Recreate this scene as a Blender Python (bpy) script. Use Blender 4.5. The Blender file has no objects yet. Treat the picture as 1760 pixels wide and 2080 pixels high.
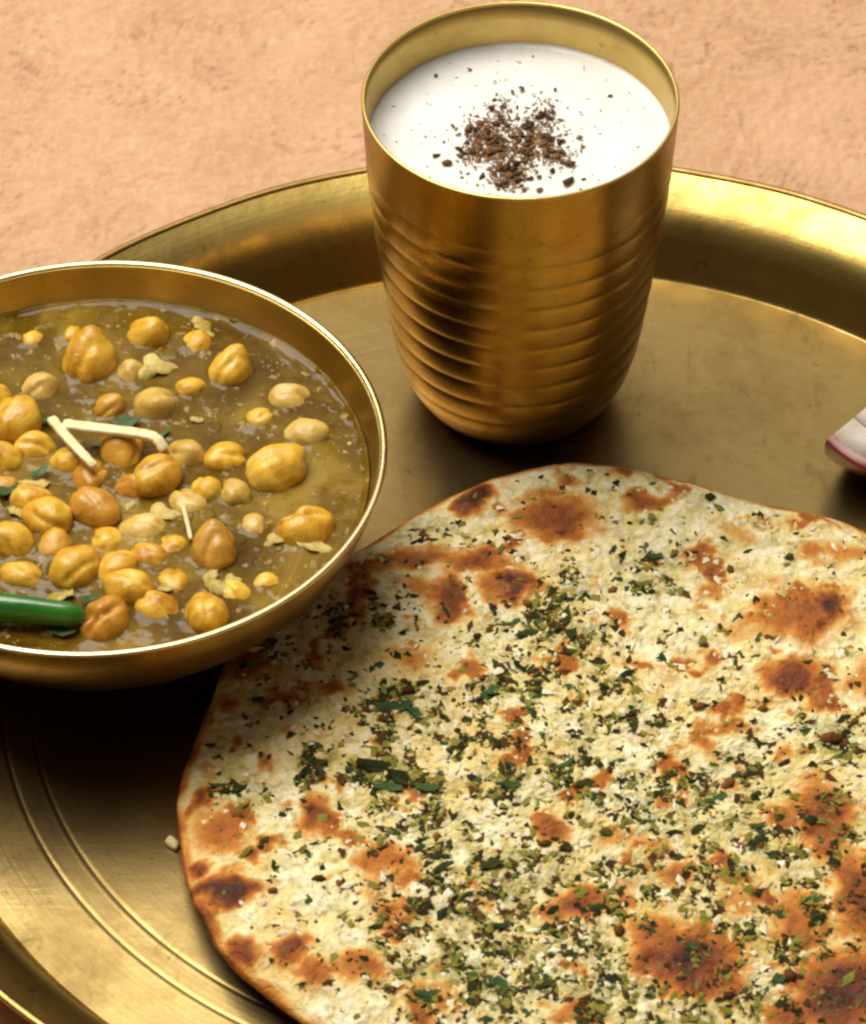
import bpy, bmesh, math, random
import numpy as np
from mathutils import Vector, Matrix, Euler

CM = 0.01            # everything below is laid out in centimetres, tray floor at z = 0
SC = bpy.context.scene
COL = SC.collection
rad = math.radians

# ------------------------------------------------------------------ camera
PITCH = 0.766
CAM = (-2.784, -78.684, 81.398)
cam_data = bpy.data.cameras.new("camera")
cam = bpy.data.objects.new("camera", cam_data)
COL.objects.link(cam)
cam.location = [c * CM for c in CAM]
cam.rotation_euler = (math.pi / 2 - PITCH, 0, 0)
cam_data.sensor_fit = 'HORIZONTAL'
cam_data.sensor_width = 36.0
cam_data.lens = 36.0 * 8776.86 / 1760.0
cam_data.clip_start = 0.05
cam_data.clip_end = 20.0
cam_data.dof.use_dof = True
cam_data.dof.focus_distance = 1.14
cam_data.dof.aperture_fstop = 40.0
SC.camera = cam

# ------------------------------------------------------------------ light
world = bpy.data.worlds.new("World")
SC.world = world
world.use_nodes = True
bg = world.node_tree.nodes["Background"]
bg.inputs[0].default_value = (1.0, 0.86, 0.68, 1)
bg.inputs[1].default_value = 0.11


def area(name, loc, target, size, power, color, size_y=None):
    d = bpy.data.lights.new(name, 'AREA')
    d.shape = 'RECTANGLE' if size_y else 'DISK'
    d.size = size
    if size_y:
        d.size_y = size_y
    d.energy = power
    d.color = color
    o = bpy.data.objects.new(name, d)
    COL.objects.link(o)
    o.location = loc
    o.rotation_euler = (Vector(target) - Vector(loc)).to_track_quat('-Z', 'Y').to_euler()
    return o


area("key_softbox", (-0.46, 0.40, 1.38), (-0.02, 0.0, 0.0), 1.05, 39.0, (1.0, 0.945, 0.84), 1.05)
area("back_panel", (0.15, 1.65, 1.60), (0.0, 0.0, 0.0), 2.20, 10.0, (1.0, 0.93, 0.80), 1.40)

SC.view_settings.view_transform = 'Standard'
SC.view_settings.look = 'None'
SC.view_settings.exposure = 0.0
SC.view_settings.gamma = 1.0
SC.render.engine = 'CYCLES'
SC.cycles.max_bounces = 10
SC.cycles.caustics_reflective = True
SC.cycles.blur_glossy = 0.5
SC.cycles.filter_width = 2.6

# ------------------------------------------------------------------ helpers
RNG = random.Random(7)
NPR = np.random.RandomState(11)
_s, _c = math.sin(PITCH), math.cos(PITCH)


def pix(px, py, z):
    """photo pixel (1760x2080) -> point on the horizontal plane at height z (cm)"""
    u, v = (px - 880) / 8776.86, -(py - 1040) / 8776.86
    d = Vector((u, _c + v * _s, -_s + v * _c))
    C = Vector(CAM)
    return C + d * ((z - C.z) / d.z)


_perm = np.random.RandomState(3).randint(0, 1 << 30, 4096)


def _hash(ix, iy, seed):
    h = _perm[(ix + seed * 131) & 4095]
    h = _perm[(h + iy * 7 + seed) & 4095]
    return h


def perlin(x, y, seed=0):
    x = np.asarray(x, float); y = np.asarray(y, float)
    xi = np.floor(x).astype(int); yi = np.floor(y).astype(int)
    xf = x - xi; yf = y - yi
    u = xf * xf * xf * (xf * (xf * 6 - 15) + 10)
    v = yf * yf * yf * (yf * (yf * 6 - 15) + 10)

    def g(ax, ay, dx, dy):
        a = (_hash(ax, ay, seed) % 1024) * (2 * math.pi / 1024)
        return np.cos(a) * dx + np.sin(a) * dy
    n00 = g(xi, yi, xf, yf); n10 = g(xi + 1, yi, xf - 1, yf)
    n01 = g(xi, yi + 1, xf, yf - 1); n11 = g(xi + 1, yi + 1, xf - 1, yf - 1)
    a = n00 + u * (n10 - n00); b = n01 + u * (n11 - n01)
    return (a + v * (b - a)) * 1.5


def fbm(x, y, seed=0, octv=4, gain=0.5):
    t = 0; a = 1.0; f = 1.0
    for k in range(octv):
        t = t + a * perlin(np.asarray(x) * f + 17.3 * k, np.asarray(y) * f - 9.1 * k, seed + k)
        a *= gain; f *= 2.03
    return t


def smooth01(a, b, x):
    t = np.clip((np.asarray(x, float) - a) / (b - a), 0, 1)
    return t * t * (3 - 2 * t)


def mesh_np(name, verts, faces, smooth=True, attrs=None):
    """verts in cm; faces list/array of equal-length polygons or a mixed list"""
    me = bpy.data.meshes.new(name)
    v = np.asarray(verts, float) * CM
    me.from_pydata(v.tolist(), [], [list(map(int, f)) for f in faces])
    if smooth:
        me.polygons.foreach_set("use_smooth", np.ones(len(me.polygons), bool))
    if attrs:
        for k, a in attrs.items():
            at = me.attributes.new(k, 'FLOAT', 'POINT')
            at.data.foreach_set("value", np.asarray(a, np.float32))
    me.update()
    return me


def add(name, me, mat, parent=None, loc=None, rot=None, scale=None):
    o = bpy.data.objects.new(name, me)
    COL.objects.link(o)
    if mat is not None and me is not None and not me.materials:
        me.materials.append(mat)
    if parent is not None:
        o.parent = parent
    if loc is not None:
        o.location = [c * CM for c in loc]
    if rot is not None:
        o.rotation_euler = rot
    if scale is not None:
        o.scale = (scale,) * 3 if isinstance(scale, (int, float)) else scale
    return o


def empty(name, loc=(0, 0, 0)):
    o = bpy.data.objects.new(name, None)
    o.empty_display_size = 0.02
    COL.objects.link(o)
    o.location = [c * CM for c in loc]
    return o


def tag(o, label=None, cat=None, group=None, kind=None):
    if label: o["label"] = label
    if cat: o["category"] = cat
    if group: o["group"] = group
    if kind: o["kind"] = kind
    return o


def lathe(name, prof, segs=160, closed=False, wob=None):
    """revolve (r, z) points about z; r = 0 ends make poles"""
    verts, faces, rows = [], [], []
    for (r, z) in prof:
        if r < 1e-6:
            rows.append([len(verts)]); verts.append((0, 0, z)); continue
        row = []
        for k in range(segs):
            a = 2 * math.pi * k / segs
            rr, zz = (r, z) if wob is None else wob(r, z, a)
            row.append(len(verts)); verts.append((rr * math.cos(a), rr * math.sin(a), zz))
        rows.append(row)
    pairs = list(zip(rows[:-1], rows[1:]))
    if closed:
        pairs.append((rows[-1], rows[0]))
    for A, B in pairs:
        if len(A) == 1 and len(B) == 1:
            continue
        for k in range(segs):
            k2 = (k + 1) % segs
            if len(A) == 1:
                faces.append((A[0], B[k2], B[k]))
            elif len(B) == 1:
                faces.append((A[k], A[k2], B[0]))
            else:
                faces.append((A[k], A[k2], B[k2], B[k]))
    return mesh_np(name, verts, faces)


def spline(pts, n=8):
    """Catmull-Rom through 2-D points"""
    out = []
    P = [pts[0]] + list(pts) + [pts[-1]]
    for i in range(1, len(P) - 2):
        p0, p1, p2, p3 = (np.array(P[i + k], float) for k in (-1, 0, 1, 2))
        for t in np.linspace(0, 1, n, endpoint=False):
            out.append(tuple(0.5 * ((2 * p1) + (-p0 + p2) * t + (2 * p0 - 5 * p1 + 4 * p2 - p3) * t * t + (-p0 + 3 * p1 - 3 * p2 + p3) * t ** 3)))
    out.append(tuple(pts[-1]))
    return out


# ---- material helpers
def mat_new(name):
    m = bpy.data.materials.new(name)
    m.use_nodes = True
    nt = m.node_tree
    return m, nt, nt.nodes["Principled BSDF"]


def nd(nt, typ, **kw):
    n = nt.nodes.new(typ)
    for k, v in kw.items():
        if k in n.inputs.keys():
            n.inputs[k].default_value = v
        else:
            setattr(n, k, v)
    return n


def noise(nt, vec, scale, detail=4, rough=0.55, dist=0.0):
    n = nd(nt, "ShaderNodeTexNoise")
    n.inputs["Scale"].default_value = scale
    n.inputs["Detail"].default_value = detail
    n.inputs["Roughness"].default_value = rough
    n.inputs["Distortion"].default_value = dist
    if vec is not None:
        nt.links.new(vec, n.inputs["Vector"])
    return n.outputs["Fac"]


def ramp(nt, fac, stops):
    r = nd(nt, "ShaderNodeValToRGB")
    el = r.color_ramp.elements
    el[0].position, el[0].color = stops[0][0], (*stops[0][1], 1)
    el[1].position, el[1].color = stops[1][0], (*stops[1][1], 1)
    for p, c in stops[2:]:
        e = el.new(p); e.color = (*c, 1)
    nt.links.new(fac, r.inputs["Fac"])
    return r.outputs["Color"]


def rampf(nt, fac, a, b, lo=0.0, hi=1.0):
    m = nd(nt, "ShaderNodeMapRange")
    m.interpolation_type = 'SMOOTHSTEP'
    m.inputs["From Min"].default_value = a; m.inputs["From Max"].default_value = b
    m.inputs["To Min"].default_value = lo; m.inputs["To Max"].default_value = hi
    nt.links.new(fac, m.inputs["Value"])
    return m.outputs["Result"]


def mix(nt, fac, a, b, blend='MIX'):
    m = nd(nt, "ShaderNodeMix", data_type='RGBA', blend_type=blend)
    for i, x in ((0, fac), (6, a), (7, b)):
        if isinstance(x, (int, float)):
            m.inputs[i].default_value = x
        elif isinstance(x, tuple):
            m.inputs[i].default_value = (*x, 1)
        else:
            nt.links.new(x, m.inputs[i])
    return m.outputs[2]


def math_n(nt, op, a, b=0.0, clamp=False):
    m = nd(nt, "ShaderNodeMath", operation=op, use_clamp=clamp)
    for i, x in enumerate((a, b)):
        if isinstance(x, (int, float)):
            m.inputs[i].default_value = x
        else:
            nt.links.new(x, m.inputs[i])
    return m.outputs[0]


def bump(nt, bsdf, h, strength, dist, prev=None):
    b = nd(nt, "ShaderNodeBump")
    b.inputs["Strength"].default_value = strength
    b.inputs["Distance"].default_value = dist
    nt.links.new(h, b.inputs["Height"])
    if prev is not None:
        nt.links.new(prev, b.inputs["Normal"])
    nt.links.new(b.outputs[0], bsdf.inputs["Normal"])
    return b.outputs[0]


def objvec(nt, scale=None):
    t = nd(nt, "ShaderNodeTexCoord")
    v = t.outputs["Object"]
    if scale is not None:
        mp = nd(nt, "ShaderNodeMapping")
        mp.inputs["Scale"].default_value = scale
        nt.links.new(v, mp.inputs["Vector"])
        v = mp.outputs[0]
    return v


def polar_vec(nt, kr, ka):
    """(angle*ka, radius*kr, z) vector about the object's own axis"""
    v = objvec(nt)
    s = nd(nt, "ShaderNodeSeparateXYZ"); nt.links.new(v, s.inputs[0])
    ang = math_n(nt, 'ARCTAN2', s.outputs[1], s.outputs[0])
    r2 = math_n(nt, 'ADD', math_n(nt, 'POWER', s.outputs[0], 2.0), math_n(nt, 'POWER', s.outputs[1], 2.0))
    r = math_n(nt, 'SQRT', r2)
    c = nd(nt, "ShaderNodeCombineXYZ")
    nt.links.new(math_n(nt, 'MULTIPLY', ang, ka), c.inputs[0])
    nt.links.new(math_n(nt, 'MULTIPLY', r, kr), c.inputs[1])
    nt.links.new(math_n(nt, 'MULTIPLY', s.outputs[2], kr), c.inputs[2])
    return c.outputs[0]


def brass(name, base, rough, tarnish, tarn_amt, brushed=0.0, scratch=0.0, spin=0.0):
    m, nt, p = mat_new(name)
    p.inputs["Metallic"].default_value = 1.0
    v = objvec(nt)
    n1 = noise(nt, v, 22, 6, 0.6, 0.4)
    n2 = noise(nt, v, 140, 5, 0.65)
    n3 = noise(nt, v, 9, 3, 0.5)
    t = rampf(nt, math_n(nt, 'ADD', math_n(nt, 'MULTIPLY', n1, 0.7), math_n(nt, 'MULTIPLY', n2, 0.3)), 0.42, 0.66)
    col = mix(nt, math_n(nt, 'MULTIPLY', t, tarn_amt), base, tarnish)
    sm = rampf(nt, noise(nt, objvec(nt, (60, 22, 40)), 1.0, 5, 0.7, 1.5), 0.54, 0.70)
    col = mix(nt, math_n(nt, 'MULTIPLY', sm, tarn_amt * 0.55), col, tuple(c * 0.55 for c in tarnish))
    spots = rampf(nt, noise(nt, v, 190, 3, 0.6), 0.655, 0.73)
    col = mix(nt, math_n(nt, 'MULTIPLY', spots, tarn_amt * 0.7), col, tuple(c * 0.35 for c in base))
    nt.links.new(col, p.inputs["Base Color"])
    r = math_n(nt, 'ADD', rampf(nt, n3, 0.3, 0.7, rough * 0.8, rough * 1.2), math_n(nt, 'ADD', math_n(nt, 'MULTIPLY', t, 0.10), math_n(nt, 'MULTIPLY', sm, 0.10 * tarn_amt)))
    nt.links.new(r, p.inputs["Roughness"])
    prev = None
    if brushed:
        pv = polar_vec(nt, 900, 1.2)
        prev = bump(nt, p, noise(nt, pv, 1.0, 3, 0.6), brushed, 0.0004)
    if scratch:
        sc = noise(nt, objvec(nt, (40, 900, 40)), 1.0, 2, 0.5, 0.6)
        prev = bump(nt, p, rampf(nt, sc, 0.60, 0.72), scratch, 0.0002, prev)
    prev = bump(nt, p, n2, 0.12, 0.0008, prev)
    return m


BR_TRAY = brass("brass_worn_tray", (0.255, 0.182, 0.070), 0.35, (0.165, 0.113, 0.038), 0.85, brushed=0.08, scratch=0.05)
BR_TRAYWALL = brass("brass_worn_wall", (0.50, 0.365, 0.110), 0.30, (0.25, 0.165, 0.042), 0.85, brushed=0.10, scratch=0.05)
BR_RIM = brass("brass_dark_edge", (0.36, 0.23, 0.075), 0.38, (0.20, 0.115, 0.035), 0.7)
BR_CUP = brass("brass_polished_cup", (0.38, 0.215, 0.038), 0.30, (0.26, 0.135, 0.020), 0.6, brushed=0.12)
BR_CUPIN = brass("brass_cup_inside", (0.62, 0.45, 0.15), 0.36, (0.46, 0.31, 0.08), 0.55, brushed=0.10)
BR_BOWL = brass("brass_bowl", (0.36, 0.215, 0.048), 0.26, (0.25, 0.135, 0.024), 0.4, brushed=0.12)
BR_BOWLIN = brass("brass_bowl_inside", (0.58, 0.41, 0.13), 0.34, (0.42, 0.27, 0.065), 0.5, brushed=0.10)
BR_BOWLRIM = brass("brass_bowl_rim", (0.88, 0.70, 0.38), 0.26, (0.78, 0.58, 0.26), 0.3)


# ------------------------------------------------------------------ table
def build_table():
    def axis(lo, hi, dlo, dhi, fine):
        a = np.arange(dlo, dhi + fine / 2, fine)
        l = np.linspace(lo, dlo, 14)[:-1]; r = np.linspace(dhi, hi, 14)[1:]
        return np.concatenate([l, a, r])
    xs = axis(-70, 70, -22, 18, 0.11)
    ys = axis(-70, 80, 8, 32, 0.12)
    X, Y = np.meshgrid(xs, ys)
    wx = X + 1.6 * fbm(X * 0.22, Y * 0.22, 5, 3)
    wy = Y + 1.6 * fbm(X * 0.22 + 40, Y * 0.22, 6, 3)
    ang = 0.9 * perlin(X * 0.08, Y * 0.08, 20) + 0.5
    u = wx * np.cos(ang) + wy * np.sin(ang); v = -wx * np.sin(ang) + wy * np.cos(ang)
    rid = 1 - np.abs(fbm(u * 0.40, v * 1.9, 8, 4, 0.45)) * 1.6
    rid2 = 1 - np.abs(fbm(u * 1.9 + 9, v * 0.5, 12, 3, 0.45)) * 1.6
    h = 0.060 * rid + 0.035 * rid2 + 0.04 * fbm(X * 0.12, Y * 0.12, 31, 2)
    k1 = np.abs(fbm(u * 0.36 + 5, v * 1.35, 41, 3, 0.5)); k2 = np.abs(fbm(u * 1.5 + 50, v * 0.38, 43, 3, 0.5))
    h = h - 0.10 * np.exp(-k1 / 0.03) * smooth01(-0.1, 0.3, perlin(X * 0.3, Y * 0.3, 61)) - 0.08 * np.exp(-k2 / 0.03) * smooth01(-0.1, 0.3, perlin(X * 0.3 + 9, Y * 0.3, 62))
    h = h - h.max()
    ins = (X ** 2 + Y ** 2) < 17.0 ** 2
    h = np.where(ins, -0.12, h)
    V = np.stack([X, Y, h - 0.17], -1).reshape(-1, 3)
    nx, ny = len(xs), len(ys)
    I = np.arange(nx * ny).reshape(ny, nx)
    F = np.stack([I[:-1, :-1], I[:-1, 1:], I[1:, 1:], I[1:, :-1]], -1).reshape(-1, 4)
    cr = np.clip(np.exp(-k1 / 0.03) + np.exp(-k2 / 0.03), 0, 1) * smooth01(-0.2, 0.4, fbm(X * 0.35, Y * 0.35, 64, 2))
    lt = smooth01(0.75, 1.0, rid) * 0.6 + smooth01(0.75, 1.0, rid2) * 0.4
    me = mesh_np("table_surface", V, F, attrs={"crease_shade": cr.ravel(), "ridge_light": lt.ravel()})
    m, nt, p = mat_new("handmade_paper")
    vv = objvec(nt)
    a = noise(nt, vv, 14, 5, 0.6, 1.0)
    b = noise(nt, objvec(nt, (260, 90, 100)), 1.0, 4, 0.6, 2.0)
    c = noise(nt, objvec(nt, (70, 240, 100)), 1.0, 4, 0.6, 2.5)
    col = ramp(nt, a, [(0.30, (0.42, 0.235, 0.120)), (0.70, (0.54, 0.312, 0.188))])
    fib = rampf(nt, math_n(nt, 'MULTIPLY', b, c), 0.16, 0.36)
    col = mix(nt, math_n(nt, 'MULTIPLY', fib, 0.35), col, (0.60, 0.41, 0.25))
    dk = rampf(nt, noise(nt, objvec(nt, (110, 170, 50)), 1.0, 4, 0.6, 3.5), 0.58, 0.74)
    col = mix(nt, math_n(nt, 'MULTIPLY', dk, 0.45), col, (0.33, 0.18, 0.085))
    ac = nd(nt, "ShaderNodeAttribute", attribute_name="crease_shade").outputs["Fac"]
    af = nd(nt, "ShaderNodeAttribute", attribute_name="ridge_light").outputs["Fac"]
    col = mix(nt, math_n(nt, 'MULTIPLY', ac, 0.85), col, (0.25, 0.130, 0.062))  # shade of the wrinkle creases painted into the paper colour
    col = mix(nt, math_n(nt, 'MULTIPLY', af, 0.40), col, (0.66, 0.44, 0.28))  # raised ridges painted paler, as light catching the wrinkles
    nt.links.new(col, p.inputs["Base Color"])
    p.inputs["Roughness"].default_value = 0.75
    p.inputs["Specular IOR Level"].default_value = 0.25
    pr = bump(nt, p, b, 0.35, 0.0012)
    pr = bump(nt, p, c, 0.35, 0.0012, pr)
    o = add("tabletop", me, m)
    tag(o, kind="structure")
    o["label"] = "peach coloured wrinkled paper tabletop under the brass tray"


build_table()


# ------------------------------------------------------------------ tray
TR, TF, TH = 18.42, 16.0, 2.36


def build_tray():
    root = empty("brass_tray", (0, 0, 0))
    tag(root, "large round worn brass tray with raised rim carrying all the food", "tray")
    # floor with two engraved rings
    prof = [(0, -0.12)]
    prof += [(TF - 0.1, -0.12)]
    prof += [(TF - 0.02, -0.06), (TF - 0.02, 0.0)]
    top = []
    r = TF - 0.05
    while r > 0.3:
        z = 0.0
        for rc in (13.30, 14.05):
            z -= 0.013 * math.exp(-((r - rc) / 0.05) ** 2)
            z += 0.003 * math.exp(-((r - rc - 0.12) / 0.05) ** 2)
        top.append((r, z))
        r -= 0.02 if 12.9 < r < 14.5 else 0.35
    prof += top + [(0, 0)]

    def wob(r, z, a):
        if z <= -0.1:
            return r, z
        wear = 0.10 + 0.90 * float(smooth01(0.2, 1.1, math.cos(a - rad(208)) + 0.5))   # rings rubbed away on the far side
        return r, z * (wear if 12.9 < r < 14.6 else 1) + (0.012 * math.sin(2 * a + 0.7) + 0.008 * math.sin(5 * a)) * (r / TF)
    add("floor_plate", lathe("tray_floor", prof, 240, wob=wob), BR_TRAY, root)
    inner = spline([(TF - 0.02, -0.02), (16.10, 0.10), (16.40, 0.62), (16.72, 1.18), (17.10, 1.62), (17.62, 1.97), (18.28, 2.30)], 7)
    outer = [(r + 0.10, z - 0.13) for (r, z) in inner][::-1]
    outer[-1] = (TF + 0.02, -0.155)

    def wob2(r, z, a):
        d = 0.03 * math.sin(3 * a + 1) + 0.02 * math.sin(7 * a + 2) + 0.012 * math.sin(23 * a)
        k = max(0, z) / TH
        return r + d * k, z + 0.5 * d * k
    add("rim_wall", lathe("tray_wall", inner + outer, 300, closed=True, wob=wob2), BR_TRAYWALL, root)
    bead = [(18.34 + 0.11 * math.cos(t), 2.29 + 0.085 * math.sin(t)) for t in np.linspace(0, 2 * math.pi, 14, endpoint=False)]
    add("rolled_edge", lathe("tray_edge", bead, 300, closed=True, wob=wob2), BR_RIM, root)


build_tray()

# ------------------------------------------------------------------ tumbler
TX, TY = -0.483, 10.883


def build_tumbler():
    root = empty("brass_tumbler", (TX, TY, 0))
    tag(root, "brass tumbler with ribbed sides holding the white drink", "tumbler")
    base = spline([(2.10, 0.02), (2.32, 0.06), (2.62, 0.30), (2.95, 0.82), (3.20, 1.45), (3.40, 2.3), (3.60, 3.75), (3.81, 5.5), (3.97, 7.0), (4.07, 8.2), (4.15, 9.5), (4.19, 10.33)], 14)
    zs = np.array([p[1] for p in base]); rs = np.array([p[0] for p in base])
    prof = [(0, 0.16), (1.85, 0.16), (1.95, 0.0)]
    for z in np.concatenate([np.linspace(0.03, 1.0, 14), np.linspace(1.03, 8.7, 260), np.linspace(8.8, 10.33, 12)]):
        r = float(np.interp(z, zs, rs))
        if 0.9 < z < 8.6:
            ph = ((z - 0.9) / 0.77) % 1.0
            w = min(1.0, (z - 0.9) / 0.2, (8.6 - z) / 0.2)
            q = min(ph, 1 - ph)
            r += w * (0.016 * (1 - (2 * ph - 1) ** 2) - 0.010 * math.exp(-(q / 0.13) ** 2))
        prof.append((r, float(z)))
    add("body", lathe("tumbler_body", prof, 160), BR_CUP, root)
    inn = [(4.185, 10.335)] + [(float(np.interp(z, zs, rs)) - 0.10, z) for z in (10.28, 9.8, 9.0, 8.2, 7.0, 5.0, 3.0, 1.5)] + [(2.2, 0.6), (0, 0.5)]
    add("inside", lathe("tumbler_inside", inn, 160), BR_CUPIN, root)
    lip = [(4.14 + 0.055 * math.cos(t), 10.35 + 0.05 * math.sin(t)) for t in np.linspace(0, 2 * math.pi, 12, endpoint=False)]
    add("lip", lathe("tumbler_lip", lip, 160, closed=True), BR_CUPIN, root)


build_tumbler()

# drink
LZ = 9.0


def build_drink():
    R = 4.03
    nr, na = 46, 180
    V = [(0, 0, 0)]
    for i in range(1, nr + 1):
        r = R * i / nr
        for k in range(na):
            a = 2 * math.pi * k / na
            V.append((r * math.cos(a), r * math.sin(a), 0))
    V = np.array(V)
    rr = np.hypot(V[:, 0], V[:, 1])
    V[:, 2] = 0.015 * fbm(V[:, 0] * 1.1, V[:, 1] * 1.1, 51, 4) + 0.10 * np.exp(-(R - rr) / 0.10)
    F = [(0, 1 + k, 1 + (k + 1) % na) for k in range(na)]
    for i in range(1, nr):
        for k in range(na):
            a = 1 + (i - 1) * na + k; b = 1 + (i - 1) * na + (k + 1) % na
            F.append((a, a + na, b + na, b))
    # underside so that the drink is a body
    n0 = len(V)
    last = [1 + (nr - 1) * na + k for k in range(na)]
    low = [(3.85 * math.cos(2 * math.pi * k / na), 3.85 * math.sin(2 * math.pi * k / na), -1.5) for k in range(na)]
    V = np.vstack([V, np.array(low), [[0, 0, -1.5]]])
    for k in range(na):
        k2 = (k + 1) % na
        F.append((last[k], n0 + k, n0 + k2, last[k2]))
        F.append((n0 + na, n0 + k2, n0 + k))
    me = mesh_np("drink_surface", V, F)
    m, nt, p = mat_new("yogurt_drink")
    v = objvec(nt)
    col = ramp(nt, noise(nt, v, 60, 5, 0.6), [(0.3, (0.62, 0.61, 0.585)), (0.7, (0.72, 0.715, 0.695))])
    nt.links.new(col, p.inputs["Base Color"])
    p.inputs["Roughness"].default_value = 0.32
    p.inputs["Subsurface Weight"].default_value = 0.25
    p.inputs["Subsurface Radius"].default_value = (0.004, 0.003, 0.002)
    p.inputs["Subsurface Scale"].default_value = 0.5
    pr = bump(nt, p, noise(nt, v, 320, 4, 0.6), 0.25, 0.0006)
    vo = nd(nt, "ShaderNodeTexVoronoi"); vo.inputs["Scale"].default_value = 420; nt.links.new(v, vo.inputs["Vector"])
    bump(nt, p, rampf(nt, vo.outputs["Distance"], 0.0, 0.5), 0.18, 0.0005, pr)
    o = add("yogurt_drink", me, m, loc=(TX, TY, LZ))
    tag(o, "frothy white yogurt drink filling the brass tumbler", "drink")


build_drink()


def blob(name, n=1, seed=0, squash=(1, 1, 0.6), amp=0.25, sub=1):
    bm = bmesh.new()
    bmesh.ops.create_icosphere(bm, subdivisions=sub, radius=1.0)
    r = random.Random(seed)
    for v in bm.verts:
        k = 1 + r.uniform(-amp, amp)
        v.co = Vector((v.co.x * squash[0] * k, v.co.y * squash[1] * k, v.co.z * squash[2] * k)) * CM
    me = bpy.data.meshes.new(name)
    bm.to_mesh(me); bm.free()
    me.polygons.foreach_set("use_smooth", np.ones(len(me.polygons), bool))
    return me


def simple_mat(name, c1, c2, scale, rough=0.6, bumpd=0.0005, bs=0.4, spec=0.4, sss=0.0, rnd=0.0):
    m, nt, p = mat_new(name)
    v = objvec(nt)
    f = noise(nt, v, scale, 4, 0.6, 0.5)
    if rnd:
        oi = nd(nt, "ShaderNodeObjectInfo")
        f = math_n(nt, 'ADD', f, math_n(nt, 'MULTIPLY', math_n(nt, 'SUBTRACT', oi.outputs["Random"], 0.5), rnd))
    nt.links.new(ramp(nt, f, [(0.32, c1), (0.68, c2)]), p.inputs["Base Color"])
    p.inputs["Roughness"].default_value = rough
    p.inputs["Specular IOR Level"].default_value = spec
    if sss:
        p.inputs["Subsurface Weight"].default_value = sss
        p.inputs["Subsurface Radius"].default_value = (0.004, 0.002, 0.001)
        p.inputs["Subsurface Scale"].default_value = 0.5
    if bumpd:
        bump(nt, p, noise(nt, v, scale * 2.2, 4, 0.6), bs, bumpd)
    return m


def specks(name, pts, sizes, mat, parent, seed=1, flat=0.55, sub=0):
    """many tiny irregular grains as one mesh; pts world cm, parent at origin or offsets removed"""
    r = np.random.RandomState(seed)
    oct_v = np.array([(1, 0, 0), (-1, 0, 0), (0, 1, 0), (0, -1, 0), (0, 0, 1), (0, 0, -1)], float)
    oct_f = np.array([(0, 2, 4), (2, 1, 4), (1, 3, 4), (3, 0, 4), (2, 0, 5), (1, 2, 5), (3, 1, 5), (0, 3, 5)])
    n = len(pts)
    k = 1 + r.uniform(-0.4, 0.5, (n, 6, 1))
    base = oct_v[None] * k
    base[:, :, 0] *= r.uniform(0.7, 2.3, (n, 1))
    base[:, :, 2] *= flat
    a = r.uniform(0, 2 * math.pi, n); ca, sa = np.cos(a)[:, None], np.sin(a)[:, None]
    x = base[:, :, 0] * ca - base[:, :, 1] * sa; y = base[:, :, 0] * sa + base[:, :, 1] * ca
    tl = r.uniform(-0.5, 0.5, (n, 1)); z = base[:, :, 2] + x * tl * 0.5
    V = np.stack([x, y, z], -1) * np.asarray(sizes)[:, None, None] + np.asarray(pts)[:, None, :]
    F = (oct_f[None] + (np.arange(n) * 6)[:, None, None]).reshape(-1, 3)
    me = mesh_np(name, V.reshape(-1, 3), F, smooth=False)
    return add(name, me, mat, parent)


SPICE_DARK = simple_mat("roast_spice", (0.030, 0.014, 0.007), (0.16, 0.070, 0.025), 500, 0.7, 0, 0, 0.3, rnd=0.5)
SPICE_TAN = simple_mat("spice_powder", (0.10, 0.045, 0.015), (0.30, 0.17, 0.07), 300, 0.8, 0, 0, 0.2)


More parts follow.
